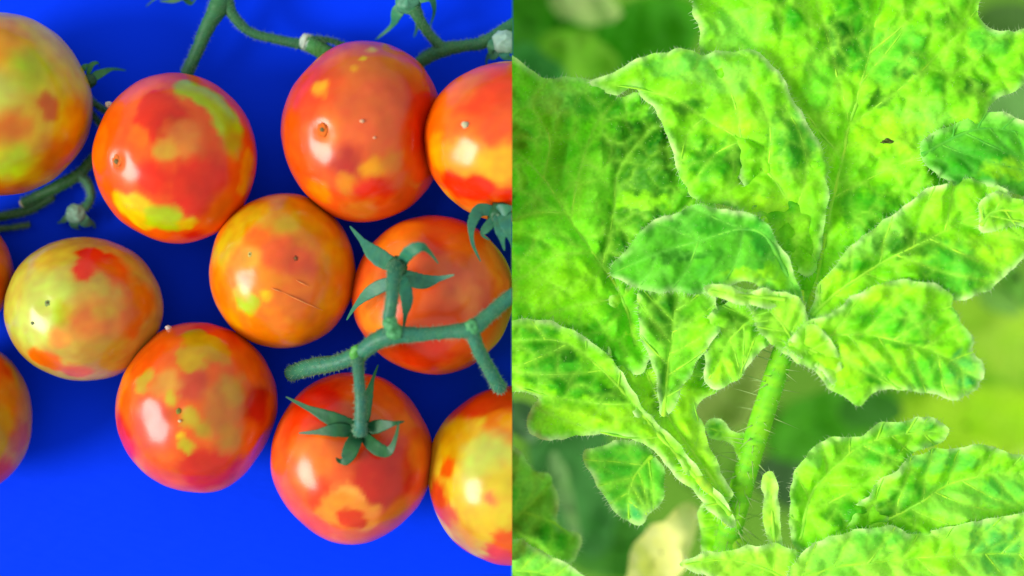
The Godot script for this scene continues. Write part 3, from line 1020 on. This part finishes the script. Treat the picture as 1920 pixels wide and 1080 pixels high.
func make_plant() -> void:
	LOW = tone(44, 162, 18)
	HIGH = tone(144, 238, 26)
	var deep := tone(24, 116, 14)
	var cool := tone(64, 180, 58)
	var lemon := tone(164, 244, 30)
	var soft := tone(136, 228, 70)
	var o := thing("tomato_plant", "green and yellow mottled tomato plant shoot filling the right half", "plant")

	# the stem comes up from the ground, below the frame
	var sf := Form.new()
	var sp := px_path([1478, 628, -3, 19, 1462, 680, -4, 22, 1436, 760, -8, 23, 1408, 850, -13, 23.5, 1386, 930, -18, 24, 1368, 1000, -24, 26, 1352, 1090, -36, 28], 12, LIFT)
	sp.append([Vector3(0.10, -0.10, 0.20), 0.0068])
	sp.append([Vector3(0.10, -0.30, 0.24), 0.0068])
	sp.append([Vector3(0.10, GROUND - 0.01, 0.25), 0.008])
	stalk(sf, sp, tone(124, 212, 42), 18, 1.0, 0.05, 0.25)
	sf.smooth()
	var stem := put("stem", sf, M.leaf, o)
	var hf := Form.new()
	for k in 520:
		var t := rng.randf() * 72.0
		var g := int(t)
		var p: Vector3 = sp[g][0].lerp(sp[g + 1][0], t - g)
		var dir: Vector3 = (sp[g + 1][0] - sp[g][0]).normalized()
		var a := rng.randf() * TAU
		var side := dir.cross(Vector3.UP).normalized()
		var outw := side * cos(a) + side.cross(dir) * sin(a)
		var long := rng.randf() < 0.16
		spine(hf, p + outw * sp[g][1] * 0.95, (outw + dir * rng.randf_range(-0.2, 0.45)).normalized(), (rng.randf_range(30, 60) if long else rng.randf_range(5, 14)) * PX, (1.25 if long else 0.6) * PX, tone(196, 226, 140))
	hf.smooth()
	put("stem_hair", hf, M.hair, stem).set_meta("kind", "stuff")

	# back to front
	leaf(o, "leaf", [900, 80, 960, 108, 1010, 140, 1060, 150, 1108, 154, 1150, 178, 1215, 190, 1290, 300, 1340, 380, 1330, 450, 1290, 560, 1300, 640, 1230, 660, 1190, 700, 1110, 660, 1020, 640, 900, 640, 860, 400],
		[1190, 640, 1168, 565, 1130, 500, 1070, 415, 1020, 335, 960, 280, 900, 240],
		{h = -12.0, tilt = Vector2(0.02, 0.01), pucker = 9.0, swell = 14.0, low = tone(42, 172, 24), high = tone(126, 240, 30), margin = tone(200, 246, 140), veins = [
			[1070, 415, 1085, 330, 1110, 250, 1150, 190], [1130, 500, 1150, 400, 1160, 320, 1220, 240], [1165, 560, 1230, 470, 1270, 400, 1310, 360], [1020, 335, 1030, 260, 1000, 200, 1020, 160],
			[1110, 475, 1040, 480, 980, 520, 940, 530], [1160, 560, 1090, 570, 1020, 590], [1060, 400, 1000, 400, 950, 420]],
			dabs = [[1190, 330, 90, 120, deep], [1060, 190, 80, 30, soft], [1240, 260, 50, 70, deep], [1120, 340, 40, 60, tone(120, 220, 40)], [1200, 380, 60, 16, HIGH], [1050, 540, 100, 70, HIGH], [1120, 200, 60, 30, LOW], [1150, 470, 30, 60, deep]]},
		"dark mottled leaf at the seam, with its midrib running down to the right")
	leaf(o, "leaf", [1285, -60, 1292, 10, 1310, 60, 1314, 105, 1330, 180, 1370, 300, 1420, 420, 1480, 520, 1522, 585, 1560, 540, 1620, 470, 1720, 400, 1790, 320, 1830, 235, 1850, 205, 1880, 180, 1925, 150, 2000, 110, 1990, 60, 1920, 60, 1880, 66, 1850, 50, 1835, 15, 1850, -20, 1870, -60, 1600, -90],
		[1522, 580, 1545, 440, 1578, 300, 1600, 200, 1630, 100, 1660, -20],
		{h = -7.5, tilt = Vector2(0.0, 0.02), pucker = 6.0, swell = 20.0, rib = 7.0, veins = [
			[1592, 240, 1560, 110, 1535, 20, 1525, -40], [1578, 300, 1500, 200, 1440, 110, 1380, 40, 1330, 0], [1548, 430, 1480, 320, 1400, 240, 1340, 180], [1592, 235, 1680, 170, 1760, 100, 1830, 20], [1630, 100, 1700, 40, 1740, -20], [1562, 370, 1640, 330, 1730, 290], [1610, 160, 1660, 100, 1690, 60]],
			dabs = [[1590, 70, 55, 70, LOW], [1570, 90, 24, 60, deep], [1670, 110, 60, 60, tone(84, 200, 44)], [1640, 190, 26, 14, deep], [1690, 145, 20, 14, deep], [1440, 260, 20, 20, LOW], [1420, 120, 80, 60, HIGH], [1720, 240, 70, 40, soft], [1660, 255, 70, 40, lemon], [1850, 80, 40, 30, tone(82, 190, 44)], [1820, 170, 30, 20, deep], [1620, 400, 50, 50, LOW], [1380, 60, 60, 40, soft], [1530, 150, 30, 60, tone(110, 222, 40)]],
			humps = [[1700, 120, 10.0, 70.0]]},
		"broad upper leaf with a pale midrib running to the top edge")
	leaf(o, "leaf", [1104, 155, 1140, 138, 1215, 108, 1265, 94, 1318, 102, 1400, 92, 1450, 130, 1500, 215, 1545, 300, 1548, 400, 1528, 500, 1490, 505, 1395, 405, 1310, 378, 1278, 335, 1262, 290, 1240, 232, 1212, 190, 1188, 166, 1160, 184, 1140, 172],
		[1530, 490, 1490, 400, 1440, 325, 1390, 265, 1320, 222, 1240, 178, 1150, 160],
		{h = -1.5, tilt = Vector2(0.01, 0.0), pucker = 6.0, swell = 14.0, curl = 9.0, rib = 4.0, fold = 0.2, veins = [
			[1440, 325, 1400, 330, 1350, 370], [1390, 265, 1340, 290, 1300, 340], [1320, 222, 1290, 250, 1275, 300], [1440, 325, 1440, 240, 1400, 150], [1390, 265, 1370, 180, 1330, 120], [1490, 400, 1510, 300, 1470, 200], [1490, 400, 1440, 400, 1400, 400]],
			dabs = [[1290, 200, 40, 18, deep], [1330, 300, 50, 40, LOW], [1488, 262, 52, 66, tone(40, 150, 28)], [1400, 300, 40, 30, deep], [1440, 385, 60, 25, lemon], [1370, 240, 60, 14, lemon], [1300, 130, 90, 30, tone(104, 208, 64)], [1380, 360, 30, 20, HIGH], [1360, 150, 60, 30, soft]],
			humps = [[1260, 150, 10.0, 60.0], [1485, 262, 12.0, 55.0]]},
		"leaf left of the broad upper leaf with a folded pale rim pointing left")
	leaf(o, "leaf", [1724, 275, 1752, 250, 1800, 226, 1860, 212, 1930, 228, 1990, 250, 1990, 420, 1920, 372, 1850, 352, 1790, 350, 1745, 325],
		[1730, 290, 1770, 268, 1830, 243, 1900, 246, 1980, 280],
		{h = 1.5, tilt = Vector2(0.0, 0.02), curl = 9.0, pucker = 5.0, side = 4, low = tone(36, 144, 30), high = tone(104, 210, 36), vein = tone(96, 190, 60), dabs = [[1830, 225, 90, 14, soft], [1840, 300, 70, 30, LOW], [1780, 330, 40, 20, LOW], [1880, 320, 50, 20, lemon]], humps = [[1850, 300, 14.0, 50.0]]},
		"rounded dark green leaf folded over at the right picture edge")
	leaf(o, "leaf", [1516, 590, 1540, 530, 1590, 465, 1680, 395, 1760, 345, 1840, 338, 1920, 385, 1960, 420, 1925, 470, 1885, 520, 1800, 560, 1740, 545, 1640, 560, 1560, 600],
		[1520, 592, 1600, 525, 1680, 478, 1760, 440, 1840, 400, 1920, 400],
		{h = 7.5, tilt = Vector2(-0.02, 0.02), pucker = 6.5, swell = 14.0, side = 5, dabs = [[1620, 440, 90, 50, soft], [1700, 460, 60, 26, deep], [1590, 500, 50, 14, LOW], [1790, 500, 60, 50, tone(62, 186, 40)], [1850, 460, 40, 40, lemon], [1770, 380, 80, 26, HIGH], [1740, 510, 30, 30, LOW], [1560, 540, 40, 40, lemon]], humps = [[1640, 440, 12.0, 60.0], [1800, 500, 10.0, 50.0]]},
		"mottled leaf on the right reaching to the picture edge over a curled tip")
	leaf(o, "leaf", [1832, 392, 1846, 372, 1872, 362, 1905, 372, 1940, 390, 1950, 430, 1900, 425, 1860, 432, 1840, 430],
		[1836, 425, 1870, 395, 1940, 400], {h = 12.8, pucker = 4.0, side = 2, low = tone(84, 190, 20), high = tone(140, 226, 20), curl = 8.0, dabs = [[1875, 400, 30, 18, tone(88, 186, 14)]]},
		"small curled leaf tip at the right picture edge")
	leaf(o, "leaf", [1150, 545, 1230, 535, 1350, 535, 1420, 545, 1470, 590, 1450, 625, 1420, 660, 1385, 705, 1335, 735, 1305, 770, 1318, 800, 1330, 835, 1345, 870, 1372, 930, 1340, 950, 1300, 900, 1250, 840, 1195, 790, 1150, 700, 1140, 620],
		[1370, 950, 1300, 850, 1240, 760, 1205, 680, 1180, 610, 1165, 550],
		{h = -9.0, pucker = 7.0, swell = 14.0, rib = 6.0, veins = [[1205, 680, 1240, 620, 1290, 580, 1340, 560], [1240, 760, 1290, 700, 1350, 640, 1400, 590], [1300, 850, 1310, 800, 1300, 750], [1205, 680, 1170, 640, 1150, 600], [1290, 700, 1340, 710, 1370, 700]],
			low = tone(90, 206, 26), high = tone(176, 248, 40), dabs = [[1250, 590, 46, 70, tone(40, 166, 24)], [1225, 640, 30, 40, deep], [1370, 610, 40, 46, tone(50, 172, 24)], [1240, 740, 16, 50, deep], [1320, 680, 50, 30, LOW], [1290, 780, 40, 60, lemon], [1200, 620, 20, 60, tone(110, 216, 30)], [1420, 600, 20, 40, deep], [1350, 690, 30, 20, lemon]]},
		"yellow-green leaf with dark blotches left of the stem")
	leaf(o, "leaf", [900, 590, 960, 598, 1010, 598, 1065, 618, 1115, 650, 1165, 700, 1215, 770, 1275, 835, 1320, 890, 1365, 945, 1372, 985, 1335, 960, 1300, 925, 1250, 880, 1215, 835, 1150, 815, 1090, 815, 1040, 822, 1000, 812, 984, 786, 1010, 748, 985, 735, 900, 720],
		[1370, 965, 1300, 890, 1235, 815, 1180, 750, 1120, 685, 1050, 640, 960, 640],
		{h = -3.8, tilt = Vector2(0.01, 0.0), pucker = 7.0, swell = 10.0, rib = 6.0, dabs = [[1040, 690, 60, 40, tone(66, 192, 34)], [1080, 720, 60, 26, LOW], [1000, 640, 50, 30, LOW], [1060, 660, 20, 14, deep], [1110, 780, 90, 26, lemon], [1240, 800, 40, 30, lemon], [1130, 740, 40, 16, deep], [1300, 900, 60, 30, HIGH]], humps = [[1040, 690, 14.0, 60.0]]},
		"leaf at the seam below the middle with a lobed lower edge")
	leaf(o, "leaf", [1094, 852, 1125, 832, 1185, 826, 1225, 850, 1250, 880, 1240, 905, 1240, 935, 1215, 972, 1185, 986, 1150, 955, 1118, 905],
		[1225, 855, 1200, 880, 1180, 920, 1180, 975], {h = -15.0, pucker = 5.0, side = 3, low = tone(54, 176, 46), high = tone(104, 214, 44), swell = 12.0, dabs = [[1190, 960, 26, 24, tone(60, 180, 90)], [1160, 870, 50, 30, tone(76, 196, 44)], [1200, 930, 20, 26, deep]], humps = [[1140, 870, 8.0, 30.0], [1200, 930, 8.0, 30.0]]},
		"small rounded dark green leaflet hanging at the lower left")
	leaf(o, "leaf", [1143, 512, 1158, 482, 1185, 452, 1225, 415, 1270, 396, 1330, 386, 1400, 402, 1445, 430, 1480, 490, 1505, 560, 1480, 575, 1400, 532, 1330, 545, 1270, 546, 1210, 545, 1165, 530],
		[1495, 560, 1440, 450, 1390, 430, 1310, 452, 1230, 476, 1150, 512],
		{h = 7.5, pucker = 6.0, swell = 8.0, curl = 8.0, fold = 0.35, low = tone(38, 146, 24), high = tone(100, 206, 40), vein = tone(120, 214, 70), veins = [[1390, 430, 1340, 410, 1300, 392], [1310, 452, 1260, 430, 1230, 420], [1390, 430, 1380, 490, 1350, 535], [1310, 452, 1290, 500, 1260, 540], [1230, 476, 1220, 510, 1200, 535], [1450, 470, 1470, 500, 1480, 550]],
			dabs = [[1320, 425, 90, 14, tone(48, 156, 22)], [1260, 480, 80, 14, deep], [1200, 480, 34, 30, tone(96, 200, 40)], [1430, 440, 30, 40, tone(48, 166, 34)], [1460, 520, 30, 40, HIGH], [1400, 520, 50, 16, lemon]]},
		"pointed leaflet lying left of the growing tip with pale rims")
	leaf(o, "leaf", [1478, 640, 1500, 615, 1560, 580, 1620, 545, 1660, 530, 1730, 528, 1775, 552, 1800, 610, 1835, 668, 1846, 715, 1832, 738, 1785, 748, 1720, 738, 1685, 728, 1630, 738, 1605, 757, 1560, 732, 1515, 692, 1480, 668],
		[1485, 645, 1560, 628, 1640, 630, 1700, 645, 1760, 665, 1840, 715],
		{h = 13.5, tilt = Vector2(-0.015, 0.0), pucker = 7.0, swell = 14.0, curl = 7.0, rib = 3.5, dabs = [[1680, 600, 80, 30, tone(80, 202, 30)], [1690, 640, 60, 10, tone(48, 160, 20)], [1590, 680, 70, 40, lemon], [1650, 550, 60, 20, lemon], [1810, 695, 40, 40, tone(52, 178, 76)], [1740, 700, 50, 36, tone(88, 204, 40)], [1540, 620, 40, 30, HIGH], [1640, 700, 40, 20, LOW]], humps = [[1680, 595, 14.0, 50.0], [1600, 680, 8.0, 50.0]]},
		"bright leaf to the right of the stem top with a bluish green tip")
	leaf(o, "leaflet", [1192, 552, 1225, 542, 1290, 546, 1335, 552, 1346, 600, 1325, 650, 1292, 705, 1262, 765, 1240, 782, 1228, 705, 1205, 640],
		[1245, 780, 1252, 690, 1262, 620, 1268, 552], {h = 2.0, pucker = 8.0, swell = 8.0, side = 4, curl = 9.0, fold = 0.35, low = tone(38, 150, 22), high = tone(116, 216, 34), dabs = [[1250, 590, 40, 44, deep], [1245, 720, 14, 50, deep], [1310, 620, 24, 40, HIGH]]})
	leaf(o, "leaflet", [1335, 578, 1390, 562, 1440, 580, 1452, 622, 1425, 662, 1390, 702, 1345, 728, 1318, 705, 1322, 632],
		[1440, 590, 1395, 610, 1360, 650, 1330, 710], {h = 4.0, pucker = 8.0, swell = 8.0, side = 3, curl = 9.0, low = tone(44, 160, 22), high = tone(136, 230, 34), dabs = [[1380, 605, 30, 24, deep], [1345, 690, 24, 24, lemon]]})
	leaf(o, "leaflet", [1535, 700, 1500, 670, 1470, 650, 1490, 628, 1530, 610, 1560, 640, 1580, 690, 1570, 720], [1480, 645, 1530, 660, 1570, 705], {h = 16.5, pucker = 6.0, swell = 6.0, side = 2, low = tone(96, 208, 24), high = lemon})
	# the growing tip
	leaf(o, "young_leaf", [1400, 560, 1440, 545, 1490, 550, 1510, 600, 1500, 660, 1470, 662, 1440, 640, 1415, 610], [1490, 650, 1460, 600, 1420, 565],
		{h = 12.0, pucker = 5.0, side = 3, low = tone(60, 180, 24), high = tone(156, 238, 40), dabs = [[1432, 590, 18, 30, deep], [1470, 640, 20, 20, HIGH]]}, "young leaf folded at the top of the stem")
	leaf(o, "young_leaf", [1320, 540, 1350, 532, 1400, 548, 1440, 542, 1480, 560, 1450, 575, 1400, 570, 1350, 562], [1480, 562, 1400, 555, 1330, 545],
		{h = 15.8, pucker = 3.0, side = 3, low = HIGH, high = lemon}, "narrow yellow young leaf left of the stem top")
	leaf(o, "young_leaf", [1322, 800, 1335, 786, 1352, 786, 1364, 802, 1380, 812, 1402, 815, 1402, 850, 1385, 862, 1372, 838, 1352, 828, 1330, 822], [1400, 835, 1370, 815, 1330, 803],
		{h = -13.5, pucker = 3.0, side = 2, low = tone(80, 196, 30), high = lemon, dabs = [[1342, 804, 14, 16, LOW]]}, "tiny shoot on the left side of the stem")
	leaf(o, "young_leaf", [1432, 905, 1440, 884, 1452, 890, 1462, 940, 1468, 1000, 1475, 1060, 1440, 1060, 1435, 1000], [1455, 1050, 1448, 960, 1442, 892],
		{h = -12.0, pucker = 3.0, side = 3, low = tone(120, 214, 30), high = tone(176, 246, 60)}, "narrow upright young leaf at the lower right of the stem")
	# lower right leaves
	leaf(o, "leaf", [1480, 950, 1488, 895, 1512, 845, 1545, 826, 1600, 816, 1650, 795, 1700, 786, 1745, 786, 1778, 804, 1762, 834, 1710, 850, 1690, 900, 1660, 970, 1600, 1020, 1520, 1040, 1480, 1010],
		[1500, 1010, 1520, 930, 1570, 870, 1640, 825, 1770, 805], {h = -13.5, tilt = Vector2(0.0, 0.02), pucker = 7.0, swell = 10.0, side = 5, curl = 8.0, dabs = [[1700, 805, 70, 16, tone(60, 178, 52)], [1640, 850, 50, 30, tone(64, 186, 34)], [1540, 930, 40, 60, HIGH], [1580, 960, 40, 30, LOW], [1520, 850, 20, 26, soft]]},
		"pointed leaf at the lower right beside the bright yellow-green blur")
	leaf(o, "leaf", [1590, 1000, 1625, 925, 1665, 885, 1740, 842, 1830, 834, 1890, 850, 1960, 870, 2000, 1000, 1900, 1030, 1800, 1000, 1700, 1010],
		[1610, 1000, 1690, 960, 1780, 910, 1860, 890, 1960, 890], {h = -7.5, tilt = Vector2(0.0, 0.02), pucker = 7.0, swell = 12.0, side = 5, curl = 8.0, dabs = [[1750, 860, 80, 20, tone(84, 194, 60)], [1880, 920, 60, 40, tone(88, 200, 60)], [1700, 930, 50, 40, LOW], [1790, 940, 60, 40, soft], [1660, 960, 30, 26, deep]]},
		"broad leaf at the lower right picture edge with a pale upper rim")
	leaf(o, "leaf", [1470, 1120, 1490, 1050, 1530, 1010, 1600, 990, 1660, 985, 1730, 1000, 1800, 985, 1870, 970, 1980, 960, 1990, 1140, 1600, 1160],
		[1480, 1090, 1580, 1060, 1700, 1050, 1800, 1040, 1960, 1040], {h = -1.5, pucker = 7.0, swell = 12.0, side = 6, curl = 8.0, low = tone(80, 198, 44), high = tone(166, 240, 70), dabs = [[1870, 1030, 60, 50, tone(66, 182, 70)], [1640, 1010, 60, 30, tone(90, 200, 50)], [1560, 1050, 50, 40, soft], [1750, 1040, 60, 30, HIGH]]},
		"pale green leaf along the bottom right edge")
	leaf(o, "leaf", [1275, 1060, 1310, 1040, 1380, 1030, 1440, 1015, 1490, 1030, 1520, 1080, 1500, 1130, 1400, 1130, 1340, 1080],
		[1480, 1090, 1420, 1060, 1360, 1050, 1285, 1058], {h = -9.0, pucker = 6.0, side = 4, low = tone(80, 196, 30), high = tone(176, 244, 60)},
		"small yellow-green leaf at the bottom beside the stem")
	leaf(o, "leaf", [1320, 930, 1370, 940, 1385, 990, 1380, 1030, 1330, 1050, 1310, 1010], [1375, 1000, 1350, 980, 1322, 940], {h = -30.0, side = 3, low = tone(90, 200, 26), high = lemon}, "yellow leaf base behind the stem at the bottom")
	# leaf stalks that join the leaves to the stem
	for st in [[1478, 640, -2, 16, 1512, 600, 3, 13, 1530, 545, 2, 9], [1478, 645, -2, 14, 1505, 625, 6, 12, 1545, 612, 9, 7], [1372, 985, -22, 16, 1350, 945, -10, 14, 1310, 895, -3, 10], [1372, 1010, -24, 16, 1420, 1040, -16, 13, 1500, 1040, -9, 9], [1480, 660, -4, 13, 1496, 600, 6, 12, 1500, 545, 6, 8]]:
		var pf := Form.new()
		stalk(pf, px_path(st, 8, LIFT), tone(160, 226, 60), 12, 1.0, 0.05, 0.2)
		pf.smooth()
		put("leaf_stalk", pf, M.leaf, o)
	for mk in [[1666, 265, 3, 11, 4], [1664, 262, 4, 5, 4], [1658, 267, 3.5, 8, 2], [1283, 353, -3, 5, 9]]:
		var bf := Form.new()
		blob(bf, at(mk[0], mk[1], (mk[2] + LIFT) * 0.001), Vector3(mk[3] * 0.85, 4, mk[4] * 0.8) * PX, tone(92, 104, 44), 0.9)
		bf.smooth()
		put("dark_speck", bf, M.scar, o)

	var p2 := thing("tomato_plant", "lobed green leaves of a lower plant at the bottom of the seam", "plant")
	leaf(p2, "leaf", [900, 820, 965, 832, 990, 862, 1000, 880, 1030, 890, 1046, 935, 1050, 985, 1086, 1002, 1080, 1035, 1045, 1062, 990, 1050, 900, 1030],
		[920, 1000, 980, 960, 1040, 900], {h = -39.0, pucker = 6.0, side = 4, swell = 12.0, low = tone(60, 178, 36), high = tone(130, 218, 60), veins = [[980, 960, 1000, 920, 1000, 890], [980, 960, 1040, 980, 1075, 1010], [950, 980, 990, 1010, 1030, 1040]], dabs = [[1040, 1000, 40, 30, LOW], [1000, 900, 30, 30, soft]]})
	leaf(p2, "leaf", [900, 1005, 960, 1010, 1010, 1025, 1060, 1055, 1110, 1100, 1080, 1150, 900, 1150], [900, 1080, 980, 1070, 1080, 1090], {h = -22.5, pucker = 6.0, side = 4, low = tone(58, 176, 34), high = tone(120, 216, 70)})
	var qf := Form.new()
	var qp := [[at(930, 1010, -0.028), 0.003], [at(900, 1040, -0.06), 0.004], [Vector3(-0.02, -0.3, 0.16), 0.005], [Vector3(-0.02, GROUND - 0.01, 0.16), 0.006]]
	stalk(qf, curve3(qp), tone(120, 190, 60), 10)
	qf.smooth()
	put("stem", qf, M.leaf, p2)


# ---------------------------------------------------------------- what lies far below, out of focus
func far_plant(label: String, called: String, leaves: Array, foot: Vector3, category := "plant") -> void:
	var o := thing(called, label, category)
	for l in leaves:
		var c: Array = l.c
		var out := []
		# a pointed oval: centre x, y, half length, half width, turn
		for k in 12:
			var a := TAU * k / 12.0
			var w: float = c[3] * (1.0 - 0.25 * cos(a))
			var p := Vector2(cos(a) * c[2], sin(a) * w).rotated(deg_to_rad(c[4]))
			out.append_array([c[0] + p.x, c[1] + p.y])
		var d: Vector2 = Vector2.from_angle(deg_to_rad(c[4])) * float(c[2])
		var col: Color = l.col
		leaf(o, "leaf", out, [c[0] - d.x, c[1] - d.y, c[0], c[1], c[0] + d.x, c[1] + d.y], {h = l.h, low = col, high = col * 1.25, vein = col * 1.2, margin = col * 1.1, step = 10.0, hair = 0.0, ribs = false, pucker = 6.0, swell = 40.0, side = 3, curl = 14.0, material = M.far_leaf, tilt = l.get("tilt", Vector2.ZERO)})
		var sf := Form.new()
		var top := at(c[0], c[1], l.h * 0.001 - 0.004)
		stalk(sf, curve3([[top, 0.002], [top.lerp(foot, 0.4) + Vector3(0, -0.01, 0.0), 0.003], [foot, 0.005]]), tone(60, 110, 40), 8)
		sf.smooth()
		put("stem", sf, M.far_leaf, o)


func make_background() -> void:
	far_plant("blurred dark green foliage with a pale spot at the top beside the seam", "background_plant", [
		{c = [1010, 60, 120, 90, 20], h = -200, col = tone(96, 194, 30)}, {c = [1220, 70, 110, 80, -30], h = -190, col = tone(76, 178, 10)}, {c = [1085, 110, 80, 50, 10], h = -170, col = tone(150, 224, 50)}, {c = [1100, 10, 70, 36, 8], h = -160, col = tone(206, 240, 130)}, {c = [1010, 140, 70, 40, 40], h = -160, col = tone(84, 184, 70)}],
		Vector3(0.08, GROUND, -0.15))
	far_plant("bright yellow-green blurred leaf at the right edge below the pointed leaf tip", "background_plant", [
		{c = [1880, 715, 230, 150, 20], h = -230, col = tone(186, 236, 60)}, {c = [1810, 800, 170, 80, -10], h = -210, col = tone(176, 232, 30)}],
		Vector3(0.28, GROUND, 0.05))
	far_plant("blurred dark green leaves behind the gap at the right edge", "background_plant", [
		{c = [1850, 590, 90, 50, -40], h = -280, col = tone(70, 140, 24)}, {c = [1905, 520, 60, 18, 70], h = -120, col = tone(120, 190, 60)}, {c = [1870, 560, 50, 24, 30], h = -200, col = tone(130, 190, 70)}, {c = [1880, 180, 90, 60, 30], h = -260, col = tone(130, 190, 90)}, {c = [1890, 40, 60, 36, 0], h = -260, col = tone(86, 130, 50)}],
		Vector3(0.36, GROUND, -0.05))
	far_plant("blurred olive and dark green leaves behind the stem", "background_plant", [
		{c = [1370, 720, 110, 70, -50], h = -140, col = tone(176, 200, 90)}, {c = [1340, 880, 70, 60, 30], h = -170, col = tone(140, 196, 60)}, {c = [1560, 790, 130, 60, -20], h = -220, col = tone(96, 190, 30)}, {c = [1470, 900, 60, 50, 70], h = -280, col = tone(90, 132, 70)}, {c = [1630, 770, 60, 40, 10], h = -190, col = tone(66, 140, 30)}],
		Vector3(0.15, GROUND, 0.12))
	far_plant("blurred grey-green leaves at the lower left of the plant", "background_plant", [
		{c = [1080, 900, 150, 80, 75], h = -200, col = tone(110, 190, 90)}, {c = [1160, 1020, 110, 70, 20], h = -220, col = tone(104, 184, 60)}, {c = [980, 790, 40, 30, 60], h = -90, col = tone(150, 190, 130)}, {c = [1060, 930, 90, 16, 75], h = -120, col = tone(170, 214, 130)}],
		Vector3(0.06, GROUND, 0.2))
	far_plant("pale cream-yellow blurred petal at the bottom left of the stem", "background_flower", [
		{c = [1245, 1035, 105, 48, -58], h = -50, col = tone(254, 246, 140)}],
		Vector3(0.08, GROUND, 0.24), "flower")
